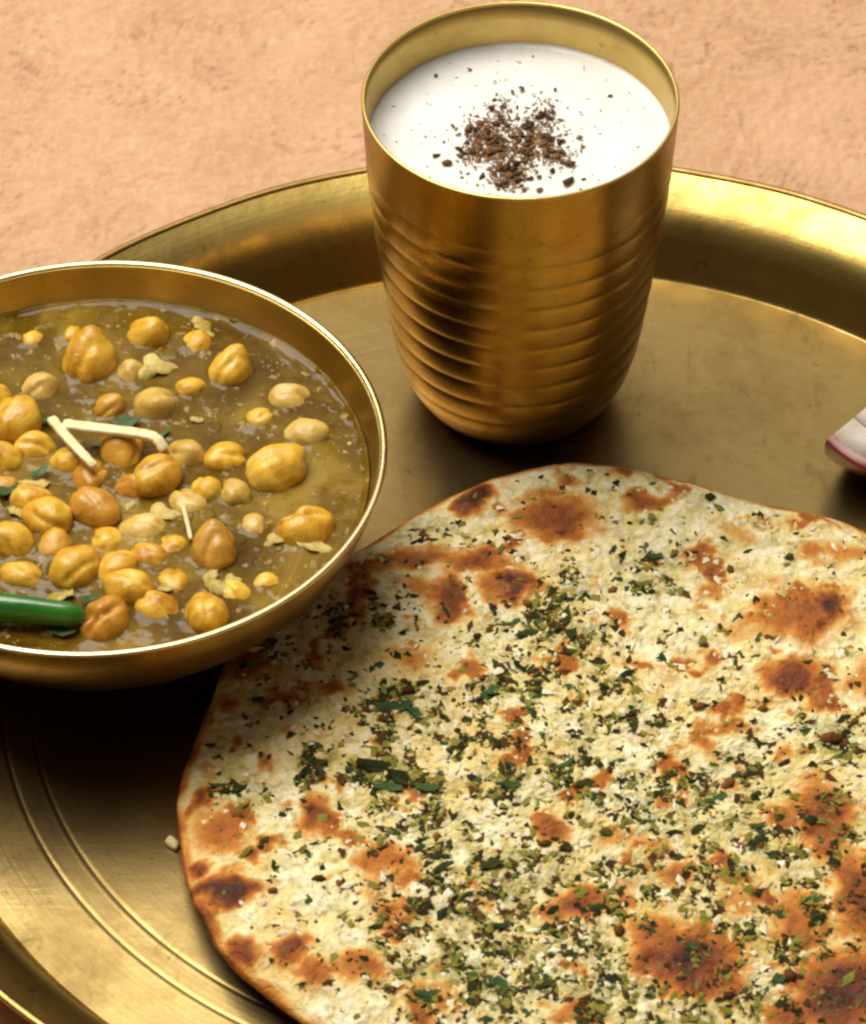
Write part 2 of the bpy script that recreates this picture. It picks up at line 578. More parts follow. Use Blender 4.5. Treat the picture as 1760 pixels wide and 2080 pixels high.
def build_spice():
    c = pix(1050, 290, LZ)
    root = empty("ground_spice", (c.x, c.y, LZ + 0.01))
    tag(root, "dark roasted ground spice sprinkled on the white drink", "spice")
    off = np.array([c.x, c.y, LZ + 0.01])
    variants = [blob("spice_flake_shape", seed=s, squash=(1.35, 0.85, 0.30), amp=0.45) for s in range(5)]
    big = [(1060, 182, 12), (885, 316, 9), (907, 335, 11), (1178, 283, 9), (1160, 335, 11), (1122, 350, 12), (1152, 372, 14), (1098, 388, 8),
           (980, 360, 10), (1095, 360, 7), (1187, 365, 6), (1185, 300, 7), (1065, 388, 6), (935, 318, 9), (1240, 197, 6), (1128, 183, 5),
           (1005, 203, 7), (1032, 205, 5), (1013, 236, 9), (1180, 232, 5), (1150, 270, 6), (920, 258, 8), (935, 275, 6), (1005, 168, 5), (1085, 195, 6), (955, 142, 5), (885, 155, 7)]
    px = list(big)
    clus = [(985, 270, 26, 24, 26), (1000, 300, 30, 22, 22), (965, 310, 22, 18, 12), (1065, 270, 26, 20, 20), (1105, 285, 22, 18, 14), (1040, 340, 32, 20, 26),
            (1110, 230, 22, 20, 12), (1070, 310, 35, 18, 14), (1020, 230, 16, 24, 8), (1030, 370, 30, 14, 14), (1130, 320, 24, 14, 12), (1050, 290, 80, 60, 30)]
    for (x, y, sx, sy, n) in clus:
        for _ in range(n):
            px.append((RNG.gauss(x, sx * 0.62), RNG.gauss(y, sy * 0.62), RNG.choice((4, 5, 6, 7, 9, 10))))
    cnt = 0
    for i, (x, y, s) in enumerate(px):
        P = pix(x, y, LZ)
        if math.hypot(P.x - TX, P.y - TY) > 3.8:
            continue
        sz = s / 78.0
        o = add("spice_flake", variants[i % 5], SPICE_DARK, root, loc=(P.x - off[0], P.y - off[1], 0.01 + RNG.uniform(0, 0.05) + sz * 0.1),
                rot=(RNG.uniform(-.4, .4), RNG.uniform(-.4, .4), RNG.uniform(0, 6.28)), scale=sz * RNG.uniform(0.55, 0.95))
        cnt += 1
    pts, sz = [], []
    for (x, y, sx, sy, n) in clus:
        for _ in range(n * 11):
            P = pix(RNG.gauss(x, sx * 0.75), RNG.gauss(y, sy * 0.75), LZ)
            pts.append((P.x - off[0], P.y - off[1], RNG.uniform(-0.01, 0.035))); sz.append(RNG.uniform(0.012, 0.045))
    for _ in range(160):
        a, r = RNG.uniform(0, 6.28), 3.75 * math.sqrt(RNG.random())
        pts.append((TX + r * math.cos(a) - off[0], TY + r * math.sin(a) - off[1], 0.0)); sz.append(RNG.uniform(0.008, 0.028))
    o = specks("spice_powder", np.array(pts), np.array(sz), SPICE_TAN, root, 4)
    o["kind"] = "stuff"


build_spice()

# ------------------------------------------------------------------ bowl
BX, BY, BH = -11.47, 3.11, 5.0
CZ = 3.92


def bowl_r(z):
    zs = [0.35, 0.8, 1.4, 2.2, 3.2, 4.2, 5.0]; rs = [3.3, 4.05, 5.0, 5.9, 6.68, 7.16, 7.34]
    return float(np.interp(z, zs, rs))


def build_bowl():
    root = empty("brass_bowl", (BX, BY, 0))
    tag(root, "shallow brass bowl full of chickpea curry", "bowl")
    outer = spline([(3.3, 0.30), (3.55, 0.45), (4.05, 0.80), (5.0, 1.4), (5.9, 2.2), (6.68, 3.2), (7.16, 4.2), (7.32, 4.94)], 8)
    inner = [(r - 0.13, z + 0.05) for r, z in outer][::-1]
    inner[0] = (7.22, 4.94)
    add("body", lathe("bowl_body", [(0, 0.28), (3.0, 0.30)] + outer, 180), BR_BOWL, root)
    add("inside", lathe("bowl_inside", inner + [(3.0, 0.40), (0, 0.38)], 180), BR_BOWLIN, root)
    root.scale = (1.016, 1.016, 1.0)
    foot = [(3.0, 0.0), (3.25, 0.0), (3.30, 0.30), (3.42, 0.40), (2.95, 0.42), (2.9, 0.1)]
    add("foot_ring", lathe("bowl_foot", foot, 120, closed=True), BR_BOWL, root)
    lip = [(7.30 + 0.088 * math.cos(t), 4.965 + 0.06 * math.sin(t)) for t in np.linspace(0, 2 * math.pi, 14, endpoint=False)]
    add("lip", lathe("bowl_lip", lip, 220, closed=True), BR_BOWLRIM, root)


build_bowl()

# chickpeas: (px, py, radius px, height of the centre above the gravy in radii, tone, kind)
PEAS = [
    (183, 738, 60, 0.25, 'g', 'beak'), (300, 684, 38, 0.1, 'g', 'p'), (66, 698, 24, -0.45, 'g', 's'), (148, 684, 20, -0.1, 'g', 's'),
    (400, 711, 34, -0.5, 'g', 's'), (468, 757, 46, 0.2, 'g', 'beak'), (592, 822, 40, -0.45, 'w', 's'), (622, 887, 41, 0.0, 'w', 'p'),
    (560, 958, 57, 0.3, 'g', 'beak2'), (460, 937, 36, -0.05, 'g', 'p'), (475, 1008, 31, -0.2, 'w', 'p'), (376, 932, 36, -0.2, 'w', 'p'),
    (320, 972, 50, 0.45, 'g', 'p'), (248, 920, 48, 0.15, 'o', 'p'), (318, 832, 50, -0.15, 'w', 'p'), (222, 832, 28, 0.1, 'o', 'p'),
    (35, 857, 56, 0.5, 'g', 'p'), (3, 938, 36, 0.2, 'g', 'p'), (80, 800, 36, -0.35, 'w', 's'), (-8, 812, 30, 0.1, 'g', 'p'),
    (138, 942, 31, 0.1, 'g', 'p'), (101, 1055, 47, 0.4, 'g', 'p'), (190, 1036, 48, 0.4, 'o', 'beak2'), (25, 1106, 38, 0.2, 'g', 'p'),
    (150, 1160, 50, 0.25, 'g', 'p'), (215, 1108, 34, -0.4, 'g', 's'), (262, 1198, 45, 0.35, 'g', 'p'), (243, 1160, 36, -0.05, 'g', 'p'),
    (212, 1266, 50, 0.2, 'o', 'split'), (420, 1250, 46, 0.25, 'g', 'p'), (435, 1122, 50, 0.3, 'd', 'beak'), (618, 1080, 54, 0.1, 'g', 'split'),
    (378, 1040, 50, -0.5, 'w', 's'), (352, 1194, 34, -0.5, 'g', 's'), (342, 1130, 44, -0.62, 'g', 's'), (541, 1190, 24, -0.5, 'g', 's'),
    (45, 1180, 36, -0.35, 'g', 's'), (0, 1000, 30, -0.2, 'o', 'p'), (185, 975, 34, -0.1, 'o', 'p'),
    (385, 800, 30, -0.3, 'g', 's'), (268, 770, 32, -0.35, 'w', 's'), (420, 1005, 34, -0.3, 'g', 's'), (295, 1085, 38, -0.25, 'w', 'p'), (70, 915, 36, -0.1, 'g', 'p'), (300, 1140, 34, -0.3, 'g', 's'),
    (480, 1215, 30, -0.45, 'g', 's'), (520, 1080, 32, -0.5, 'w', 's'), (270, 1000, 34, -0.15, 'o', 'p'), (60, 1020, 34, -0.05, 'g', 'p'), (110, 1120, 34, -0.2, 'o', 'p'), (530, 860, 30, -0.5, 'g', 's'), (320, 1245, 38, -0.3, 'g', 's'),
    (-120, 800, 45, 0.2, 'g', 'p'), (-190, 950, 50, 0.3, 'g', 'p'), (-90, 1010, 46, 0.3, 'g', 'p'), (-240, 860, 42, 0.0, 'w', 'p'),
    (-110, 1120, 48, 0.2, 'g', 'p'), (-210, 1080, 40, -0.1, 'g', 'p'), (-60, 720, 42, 0.0, 'g', 'p'),
]


def build_curry():
    nr, na = 130, 320
    R = 1.016 * (bowl_r(CZ) - 0.115)
    rr = R * (np.arange(1, nr + 1) / nr)
    aa = 2 * math.pi * np.arange(na) / na
    X = np.outer(rr, np.cos(aa)).ravel(); Y = np.outer(rr, np.sin(aa)).ravel()
    X = np.concatenate([[0], X]); Y = np.concatenate([[0], Y])
    d = np.hypot(X, Y)
    Z = 0.035 * fbm(X * 0.9, Y * 0.9, 71, 4) + 0.012 * fbm(X * 2.4, Y * 2.4, 75, 3) + 0.12 * np.exp(-(R - d) / 0.12)
    for (px, py, r, up, tone, kd) in PEAS:
        rc = r / 78.0
        P = pix(px, py, CZ + (up - 0.14) * rc * 0.8)
        dd = np.hypot(X - (P.x - BX), Y - (P.y - BY))
        cr = rc * math.sqrt(max(0.05, 1 - min(0.95, abs(up)) ** 2))
        Z = np.maximum(Z, Z + 0.07 * np.exp(-np.abs(dd - cr * 0.92) / 0.10) * (0.9 if up > -0.3 else 0.7))
        Z = Z + 0.04 * np.exp(-(dd / (cr * 1.8)) ** 2)
    V = np.stack([X, Y, Z], -1)
    F = [(0, 1 + k, 1 + (k + 1) % na) for k in range(na)]
    for i in range(1, nr):
        a = 1 + (i - 1) * na + np.arange(na); b = 1 + (i - 1) * na + (np.arange(na) + 1) % na
        F += np.stack([a, a + na, b + na, b], -1).tolist()
    n0 = len(V)
    last = [1 + (nr - 1) * na + k for k in range(na)]
    r2 = bowl_r(CZ - 1.6) - 0.2
    low = np.stack([r2 * np.cos(aa), r2 * np.sin(aa), np.full(na, -1.6)], -1)
    V = np.vstack([V, low, [[0, 0, -1.6]]])
    for k in range(na):
        k2 = (k + 1) % na
        F.append((last[k], n0 + k, n0 + k2, last[k2])); F.append((n0 + na, n0 + k2, n0 + k))
    me = mesh_np("gravy", V, F)
    m, nt, p = mat_new("gravy")
    v = objvec(nt)
    a = noise(nt, v, 30, 5, 0.6, 0.6)
    col = ramp(nt, a, [(0.36, (0.066, 0.034, 0.002)), (0.50, (0.128, 0.074, 0.006)), (0.64, (0.25, 0.160, 0.024))])
    sp = rampf(nt, noise(nt, v, 260, 3, 0.6), 0.60, 0.70)
    col = mix(nt, math_n(nt, 'MULTIPLY', sp, 0.5), col, (0.46, 0.34, 0.13))
    dk = rampf(nt, noise(nt, v, 180, 3, 0.6, 0.5), 0.62, 0.70)
    col = mix(nt, math_n(nt, 'MULTIPLY', dk, 0.6), col, (0.09, 0.045, 0.008))
    nt.links.new(col, p.inputs["Base Color"])
    p.inputs["Roughness"].default_value = 0.11
    p.inputs["Specular IOR Level"].default_value = 0.16
    p.inputs["Subsurface Weight"].default_value = 0.15
    p.inputs["Subsurface Radius"].default_value = (0.004, 0.0025, 0.0006)
    p.inputs["Subsurface Scale"].default_value = 0.6
    pr = bump(nt, p, noise(nt, v, 160, 4, 0.6), 0.16, 0.0012)
    pr = bump(nt, p, sp, 0.2, 0.0006, pr)
    vo = nd(nt, "ShaderNodeTexVoronoi"); vo.inputs["Scale"].default_value = 150; nt.links.new(v, vo.inputs["Vector"])
    bub = math_n(nt, 'MULTIPLY', rampf(nt, vo.outputs["Distance"], 0.34, 0.22), rampf(nt, noise(nt, v, 35, 2, 0.5), 0.48, 0.6))
    bump(nt, p, bub, 0.6, 0.0008, pr)
    o = add("curry_gravy", me, m, loc=(BX, BY, CZ))
    tag(o, "thin olive brown curry gravy in the brass bowl", "gravy")


build_curry()


def pea_mesh(seed, kind):
    bm = bmesh.new()
    bmesh.ops.create_icosphere(bm, subdivisions=4, radius=1.0)
    r = random.Random(seed)
    ox, oy = r.uniform(0, 50), r.uniform(0, 50)
    co = np.array([v.co[:] for v in bm.verts])
    x, y, z = co.T
    k = 1 - 0.022 * np.exp(-np.abs(perlin(x * 2.2 + ox + 3, y * 2.2 + z * 1.7 + oy, seed + 5)) / 0.06) + 0.075 * perlin(x * 1.1 + ox + z, y * 1.1 + oy - z * 0.7, seed) + 0.03 * perlin(x * 3 + ox, y * 3 + z * 3 + oy, seed + 9)
    beak = {'p': 0.20, 's': 0.12, 'beak': 0.36, 'beak2': 0.32, 'split': 0.2}[kind]
    # beak towards +x/+z, like the radicle tip of a chickpea
    bd = np.array([0.75, 0.15, 0.64]); bd /= np.linalg.norm(bd)
    ca = co @ bd
    k = k + beak * np.exp(-((1 - ca) / 0.12))
    # cleft running away from the beak
    lat = np.abs(y - 0.05 + 0.10 * np.sin(3 * x))
    cl = np.exp(-(lat / 0.13) ** 2) * smooth01(-0.1, 0.5, z) * smooth01(0.75, 0.2, x)
    k = k - (0.13 if kind != 'split' else 0.32) * cl
    if kind == 'split':
        fl = np.exp(-((x + 0.5) / 0.25) ** 2) * smooth01(0.1, 0.6, y)
        k = k - 0.30 * fl
    co = co * k[:, None]
    co[:, 0] *= 1.08; co[:, 1] *= 0.95; co[:, 2] *= 0.92
    for v, c in zip(bm.verts, co):
        v.co = Vector(c) * CM
    me = bpy.data.meshes.new("chickpea_shape")
    bm.to_mesh(me); bm.free()
    me.polygons.foreach_set("use_smooth", np.ones(len(me.polygons), bool))
    return me


def pea_mat(name, c1, c2, c3):
    m, nt, p = mat_new(name)
    v = objvec(nt)
    oi = nd(nt, "ShaderNodeObjectInfo")
    ad = nd(nt, "ShaderNodeVectorMath", operation='ADD')
    cb = nd(nt, "ShaderNodeCombineXYZ")
    for i in range(3):
        nt.links.new(oi.outputs["Random"], cb.inputs[i])
    nt.links.new(v, ad.inputs[0]); nt.links.new(cb.outputs[0], ad.inputs[1])
    f = noise(nt, ad.outputs[0], 110, 4, 0.6, 0.6)
    f = math_n(nt, 'ADD', f, math_n(nt, 'MULTIPLY', math_n(nt, 'SUBTRACT', oi.outputs["Random"], 0.5), 0.22))
    col = ramp(nt, f, [(0.28, c1), (0.52, c2), (0.78, c3)])
    nt.links.new(col, p.inputs["Base Color"])
    p.inputs["Roughness"].default_value = 0.27
    p.inputs["Specular IOR Level"].default_value = 0.45
    p.inputs["Subsurface Weight"].default_value = 0.30
    p.inputs["Subsurface Radius"].default_value = (0.004, 0.002, 0.0006)
    p.inputs["Subsurface Scale"].default_value = 0.5
    wr = math_n(nt, 'ABSOLUTE', math_n(nt, 'SUBTRACT', noise(nt, ad.outputs[0], 170, 3, 0.6, 1.2), 0.5))
    pr = bump(nt, p, rampf(nt, wr, 0.0, 0.06), 0.16, 0.0006)
    bump(nt, p, noise(nt, ad.outputs[0], 420, 4, 0.65, 0.8), 0.18, 0.0008, pr)
    return m


PM = {'g': pea_mat("chickpea_golden", (0.40, 0.175, 0.011), (0.64, 0.370, 0.034), (0.78, 0.53, 0.090)),
      'o': pea_mat("chickpea_orange", (0.36, 0.140, 0.012), (0.52, 0.260, 0.028), (0.62, 0.36, 0.055)),
      'w': pea_mat("chickpea_pale", (0.42, 0.25, 0.040), (0.58, 0.39, 0.095), (0.68, 0.51, 0.18)),
      'd': pea_mat("chickpea_brown", (0.28, 0.110, 0.012), (0.48, 0.25, 0.03), (0.62, 0.37, 0.06))}


def build_peas():
    labels = {
        0: "largest peaked chickpea alone by the far bowl wall",
        5: "pointed golden chickpea with a dark side, beside the right bowl wall gravy",
        8: "big yellow pointed chickpea floating clear on the open gravy",
        7: "pale yellow chickpea touching the big pointed chickpea",
        12: "smooth round golden chickpea below the long ginger strip's tip",
        13: "orange chickpea lying under the long ginger strip",
        14: "large pale chickpea behind the long ginger strip",
        16: "big plump golden chickpea beside the joined ends of the ginger strips",
        22: "deep orange chickpea with a dark notch next to a round golden one",
        28: "orange split chickpea at the tip of the green chilli",
        29: "bright yellow oval chickpea against the near bowl rim",
        30: "wrinkled brown peaked chickpea beside the onion bits",
        31: "torn golden chickpea with ragged skin near the bowl rim",
        1: "small golden chickpea behind the translucent onion bit",
        2: "tiny sunken chickpea close to the far bowl wall, set apart",
        3: "small chickpea tucked against the largest peaked one",
        4: "flat sunken chickpea beside the pinkish skin flake",
        6: "pale torn chickpea sunk near the gleaming gravy edge",
        9: "golden chickpea alone between the ginger's bent tip and the big pointed one",
        10: "small pale chickpea close below the big pointed one",
        11: "pale chickpea touching the smooth round one by the ginger tip",
        15: "small orange chickpea between the large pale one and the ginger",
        18: "pale sunken chickpea behind the big plump one",
        20: "small golden chickpea under the short ginger strip",
        21: "round golden chickpea beside the deep orange notched one",
        24: "big golden chickpea between the green chilli and the round pair",
        25: "sunken chickpea just above the big one by the chilli",
        32: "pale sunken chickpea under the thin ginger sliver",
        33: "sunken chickpea under the curled skin",
        35: "tiny sunken chickpea close to the near bowl rim",
        36: "dull sunken chickpea right behind the green chilli",
        26: "smooth golden chickpea overlapping a paler one behind the split chickpea",
        27: "dull chickpea half hidden behind a smooth golden one",
    }
    shared = {'s': "small plain chickpea in open gravy with only its top showing",
              'w': "pale cream chickpea half sunk in the gravy",
              'g': "plain golden chickpea wedged among other golden chickpeas",
              'o': "orange brown chickpea half out of the gravy among golden ones"}
    kinds = {k: [pea_mesh(10 * i + j, k) for j in range(3)] for i, k in enumerate(('p', 's', 'beak', 'beak2', 'split'))}
    for i, (px, py, r, up, tone, kd) in enumerate(PEAS):
        rc = r / 78.0
        z = CZ + (up - 0.14) * rc * 0.8
        P = pix(px, py, z)
        rng = random.Random(100 + i)
        # one mesh per tone and shape, shared between alike chickpeas
        src = kinds[kd][i % 3]
        key = "%s_%s" % (src.name, tone)
        me = bpy.data.meshes.get("pea_" + key)
        if me is None:
            me = src.copy(); me.name = "pea_" + key; me.materials.append(PM[tone])
        if kd in ('beak', 'beak2'):
            rot = {0: (0.1, -0.55, 1.2), 5: (0.2, -0.4, 1.0), 8: (0.1, 0.05, 0.45), 22: (0.3, 0.4, -0.6), 30: (0.0, -0.5, 1.3)}.get(i, (0, 0, 0))
        elif kd == 'split':
            rot = {28: (0.3, 0.0, 0.9), 31: (-0.1, 0.2, 0.2)}.get(i, (0, 0, 0))
        else:
            rot = (rng.uniform(-0.9, 0.9), rng.uniform(-0.9, 0.9), rng.uniform(0, 6.28))
        o = add("chickpea", me, None, loc=(P.x, P.y, z), rot=rot, scale=rc * (1.02 if r > 40 else 1.20))
        lab = labels.get(i) or (shared['s'] if kd == 's' else shared[tone])
        tag(o, lab, "chickpea", "chickpeas in the curry")


build_peas()


# ginger strips -----------------------------------------------------
def strip(name, pts, w, h, mat, label, cat, group=None, n=6, taper=0.85):
    """a four-sided julienne stick along points (world cm)"""
    xs = spline([(p[0], p[1]) for p in pts], n); zs = spline([(i, p[2]) for i, p in enumerate(pts)], n)
    P = [Vector((a[0], a[1], b[1])) for a, b in zip(xs, zs)]
    o0 = sum(P, Vector()) / len(P)
    V, F = [], []
    m = len(P)
    ring = [(-1, -0.7), (-0.75, -1), (0.75, -1), (1, -0.7), (1, 0.7), (0.75, 1), (-0.75, 1), (-1, 0.7)]
    for i, q in enumerate(P):
        t = (P[min(i + 1, m - 1)] - P[max(i - 1, 0)]).normalized()
        s = t.cross(Vector((0, 0, 1))).normalized(); u = s.cross(t)
        k = 1 - (1 - taper) * (i / (m - 1)) + 0.05 * math.sin(i * 2.1)
        if i in (0, m - 1): k *= 0.85
        for (a, b) in ring:
            V.append(tuple(q - o0 + s * a * w * k + u * b * h * k))
    for i in range(m - 1):
        for j in range(8):
            j2 = (j + 1) % 8
            F.append((i * 8 + j, i * 8 + j2, (i + 1) * 8 + j2, (i + 1) * 8 + j))
    F.append(tuple(range(7, -1, -1))); F.append(tuple((m - 1) * 8 + j for j in range(8)))
    me = mesh_np(name, V, F)
    o = add(name, me, mat, loc=o0)
    tag(o, label, cat, group)
    return o


GINGER = simple_mat("ginger_flesh", (0.60, 0.50, 0.22), (0.80, 0.74, 0.45), 220, 0.42, 0.0006, 0.3, 0.4, 0.25)


def P3(px, py, z):
    p = pix(px, py, z); return (p.x, p.y, z)


strip("ginger_strip", [P3(128, 862, 4.62), (P3(210, 872, 4.66)), P3(290, 882, 4.68), P3(318, 892, 4.62), P3(334, 915, 4.42)], 0.165, 0.085, GINGER,
      "long pale ginger strip with a bent tip laid across the chickpeas", "ginger", "ginger strips on the curry")
strip("ginger_strip", [P3(104, 850, 4.60), P3(140, 893, 4.64), P3(170, 925, 4.62), P3(192, 948, 4.50)], 0.135, 0.08, GINGER,
      "short straight ginger strip slanting away from the long one's end", "ginger", "ginger strips on the curry")
strip("ginger_strip", [P3(371, 1026, 4.12), P3(379, 1056, 4.14), P3(388, 1096, 4.08)], 0.06, 0.05, simple_mat("ginger_cooked", (0.60, 0.47, 0.20), (0.74, 0.62, 0.33), 160, 0.4, 0.0005),
      "thin tiny ginger sliver soaked in the gravy", "ginger", "ginger strips on the curry")


# green chilli ------------------------------------------------------
def build_chilli():
    root_p = pix(-120, 1245, CZ + 0.35)
    root = empty("green_chilli", root_p)
    tag(root, "shiny dark green chilli lying at the near side of the bowl", "chilli")
    A = pix(-290, 1215, CZ + 0.42); B = pix(174, 1250, CZ + 0.40)
    ts = np.linspace(0, 1, 30)
    V, F = [], []
    na = 24
    for i, t in enumerate(ts):
        q = A.lerp(B, t); q.z += 0.10 * math.sin(math.pi * t)
        rr = 0.46 * (0.80 + 0.20 * math.sin(math.pi * min(1, t * 1.2))) * (1 - 0.14 * t) * (1 + 0.03 * math.sin(17 * t))
        e = (1 - t) * 6.2 / 0.46
        if t > 0.93:
            rr *= math.sqrt(max(0.0, 1 - ((t - 0.93) / 0.072) ** 2)) * 0.9 + 0.06
        if t < 0.05:
            rr *= 0.55 + 9 * t
        q = q + Vector((0, 0.03 * math.sin(6 * t), 0))
        for k in range(na):
            a = 2 * math.pi * k / na
            r2 = rr * (1 + 0.035 * math.sin(3 * a + 1.3 + 2 * t) + 0.02 * math.sin(9 * t + a))
            V.append((q.x - root_p.x, q.y - root_p.y + r2 * math.cos(a), q.z - root_p.z + r2 * math.sin(a)))
    m = len(ts)
    for i in range(m - 1):
        for k in range(na):
            k2 = (k + 1) % na
            F.append((i * na + k, (i + 1) * na + k, (i + 1) * na + k2, i * na + k2))
    F.append(tuple(range(na))); F.append(tuple((m - 1) * na + k for k in range(na - 1, -1, -1)))
    mat, nt, p = mat_new("chilli_skin")
    v = objvec(nt, (30, 140, 140))
    nt.links.new(ramp(nt, noise(nt, v, 1.0, 4, 0.6), [(0.3, (0.010, 0.085, 0.006)), (0.7, (0.028, 0.165, 0.012))]), p.inputs["Base Color"])
    p.inputs["Roughness"].default_value = 0.25
    p.inputs["Coat Weight"].default_value = 0.3
    pr = bump(nt, p, noise(nt, objvec(nt), 90, 3, 0.5), 0.25, 0.0015)
    bump(nt, p, noise(nt, objvec(nt, (40, 420, 420)), 1.0, 3, 0.6, 0.5), 0.35, 0.0006, pr)
    add("pod", mesh_np("chilli_pod", V, F), mat, root)
    sm = simple_mat("chilli_stalk", (0.10, 0.16, 0.03), (0.20, 0.26, 0.06), 200, 0.5)
    S = [(A.x - root_p.x + dx, A.y - root_p.y + dy, A.z - root_p.z + dz) for dx, dy, dz in ((0.2, 0, 0), (-0.35, 0.08, 0.15), (-0.8, 0.25, 0.5), (-1.2, 0.45, 1.1))]
    o = strip("stalk", S, 0.13, 0.13, sm, None, None)
    o.parent = root


build_chilli()

# bits in the gravy --------------------------------------------------
LEAF = simple_mat("coriander_leaf", (0.018, 0.050, 0.008), (0.050, 0.110, 0.018), 300, 0.5, 0.0003, 0.3, rnd=0.3)
ONIONBIT = simple_mat("cooked_onion", (0.34, 0.22, 0.035), (0.60, 0.45, 0.15), 200, 0.35, 0.0008, 0.4, 0.3, 0.3, rnd=0.3)
TOMATO = simple_mat("tomato_skin", (0.20, 0.025, 0.008), (0.34, 0.075, 0.012), 200, 0.3, 0.0006, rnd=0.3)


def leaf_mesh(seed, lobes=True, curl=0.25):
    """a ragged torn-leaf chip, slightly curled, with thickness"""
    r = random.Random(seed)
    n = 9
    top, bot = [], []
    el = r.uniform(0.35, 0.75)
    for k in range(n):
        a = 2 * math.pi * k / n
        q = 1 + r.uniform(-0.5, 0.3)
        x, y = q * math.cos(a), q * el * math.sin(a)
        z = curl * (x * x - 0.4 * y) * r.uniform(0.6, 1.3)
        top.append((x, y, z + 0.025)); bot.append((x, y, z - 0.03))
    V = [(0, 0, 0.035)] + top + bot
    F = [(0, 1 + k, 1 + (k + 1) % n) for k in range(n)]
    F += [(1 + k, 1 + n + k, 1 + n + (k + 1) % n, 1 + (k + 1) % n) for k in range(n)]
    F.append(tuple(1 + n + k for k in range(n - 1, -1, -1)))
    return mesh_np("leaf_chip", V, F, smooth=False)


def onion_mesh(seed):
    r = random.Random(seed)
    V, F = [], []
    n, mm = 9, 4
    for i in range(n):
        t = i / (n - 1)
        for j in range(mm):
            s = j / (mm - 1) - 0.5
            w = 0.55 * (0.55 + 0.45 * math.sin(math.pi * t)) * (1 + r.uniform(-0.15, 0.15))
            V.append((2.0 * (t - 0.5) + r.uniform(-0.12, 0.12), s * w * 2 + 0.25 * math.sin(4 * t + seed) + r.uniform(-0.12, 0.12), 0.30 * math.sin(math.pi * t) + 0.15 * math.cos(s * 3) + 0.12 * math.sin(9 * t + 5 * s + seed) + r.uniform(-0.10, 0.10)))
    N = len(V)
    V += [(x, y, z - 0.09) for x, y, z in V]
    for i in range(n - 1):
        for j in range(mm - 1):
            a = i * mm + j
            F.append((a, a + mm, a + mm + 1, a + 1)); F.append((N + a, N + a + 1, N + a + mm + 1, N + a + mm))
    for i in range(n - 1):
        a = i * mm; F.append((a, N + a, N + a + mm, a + mm))
        a = i * mm + mm - 1; F.append((a, a + mm, N + a + mm, N + a))
    for j in range(mm - 1):
        F.append((j, j + 1, N + j + 1, N + j)); a = (n - 1) * mm + j; F.append((a, N + a, N + a + 1, a + 1))
    return mesh_np("onion_bit", V, F)


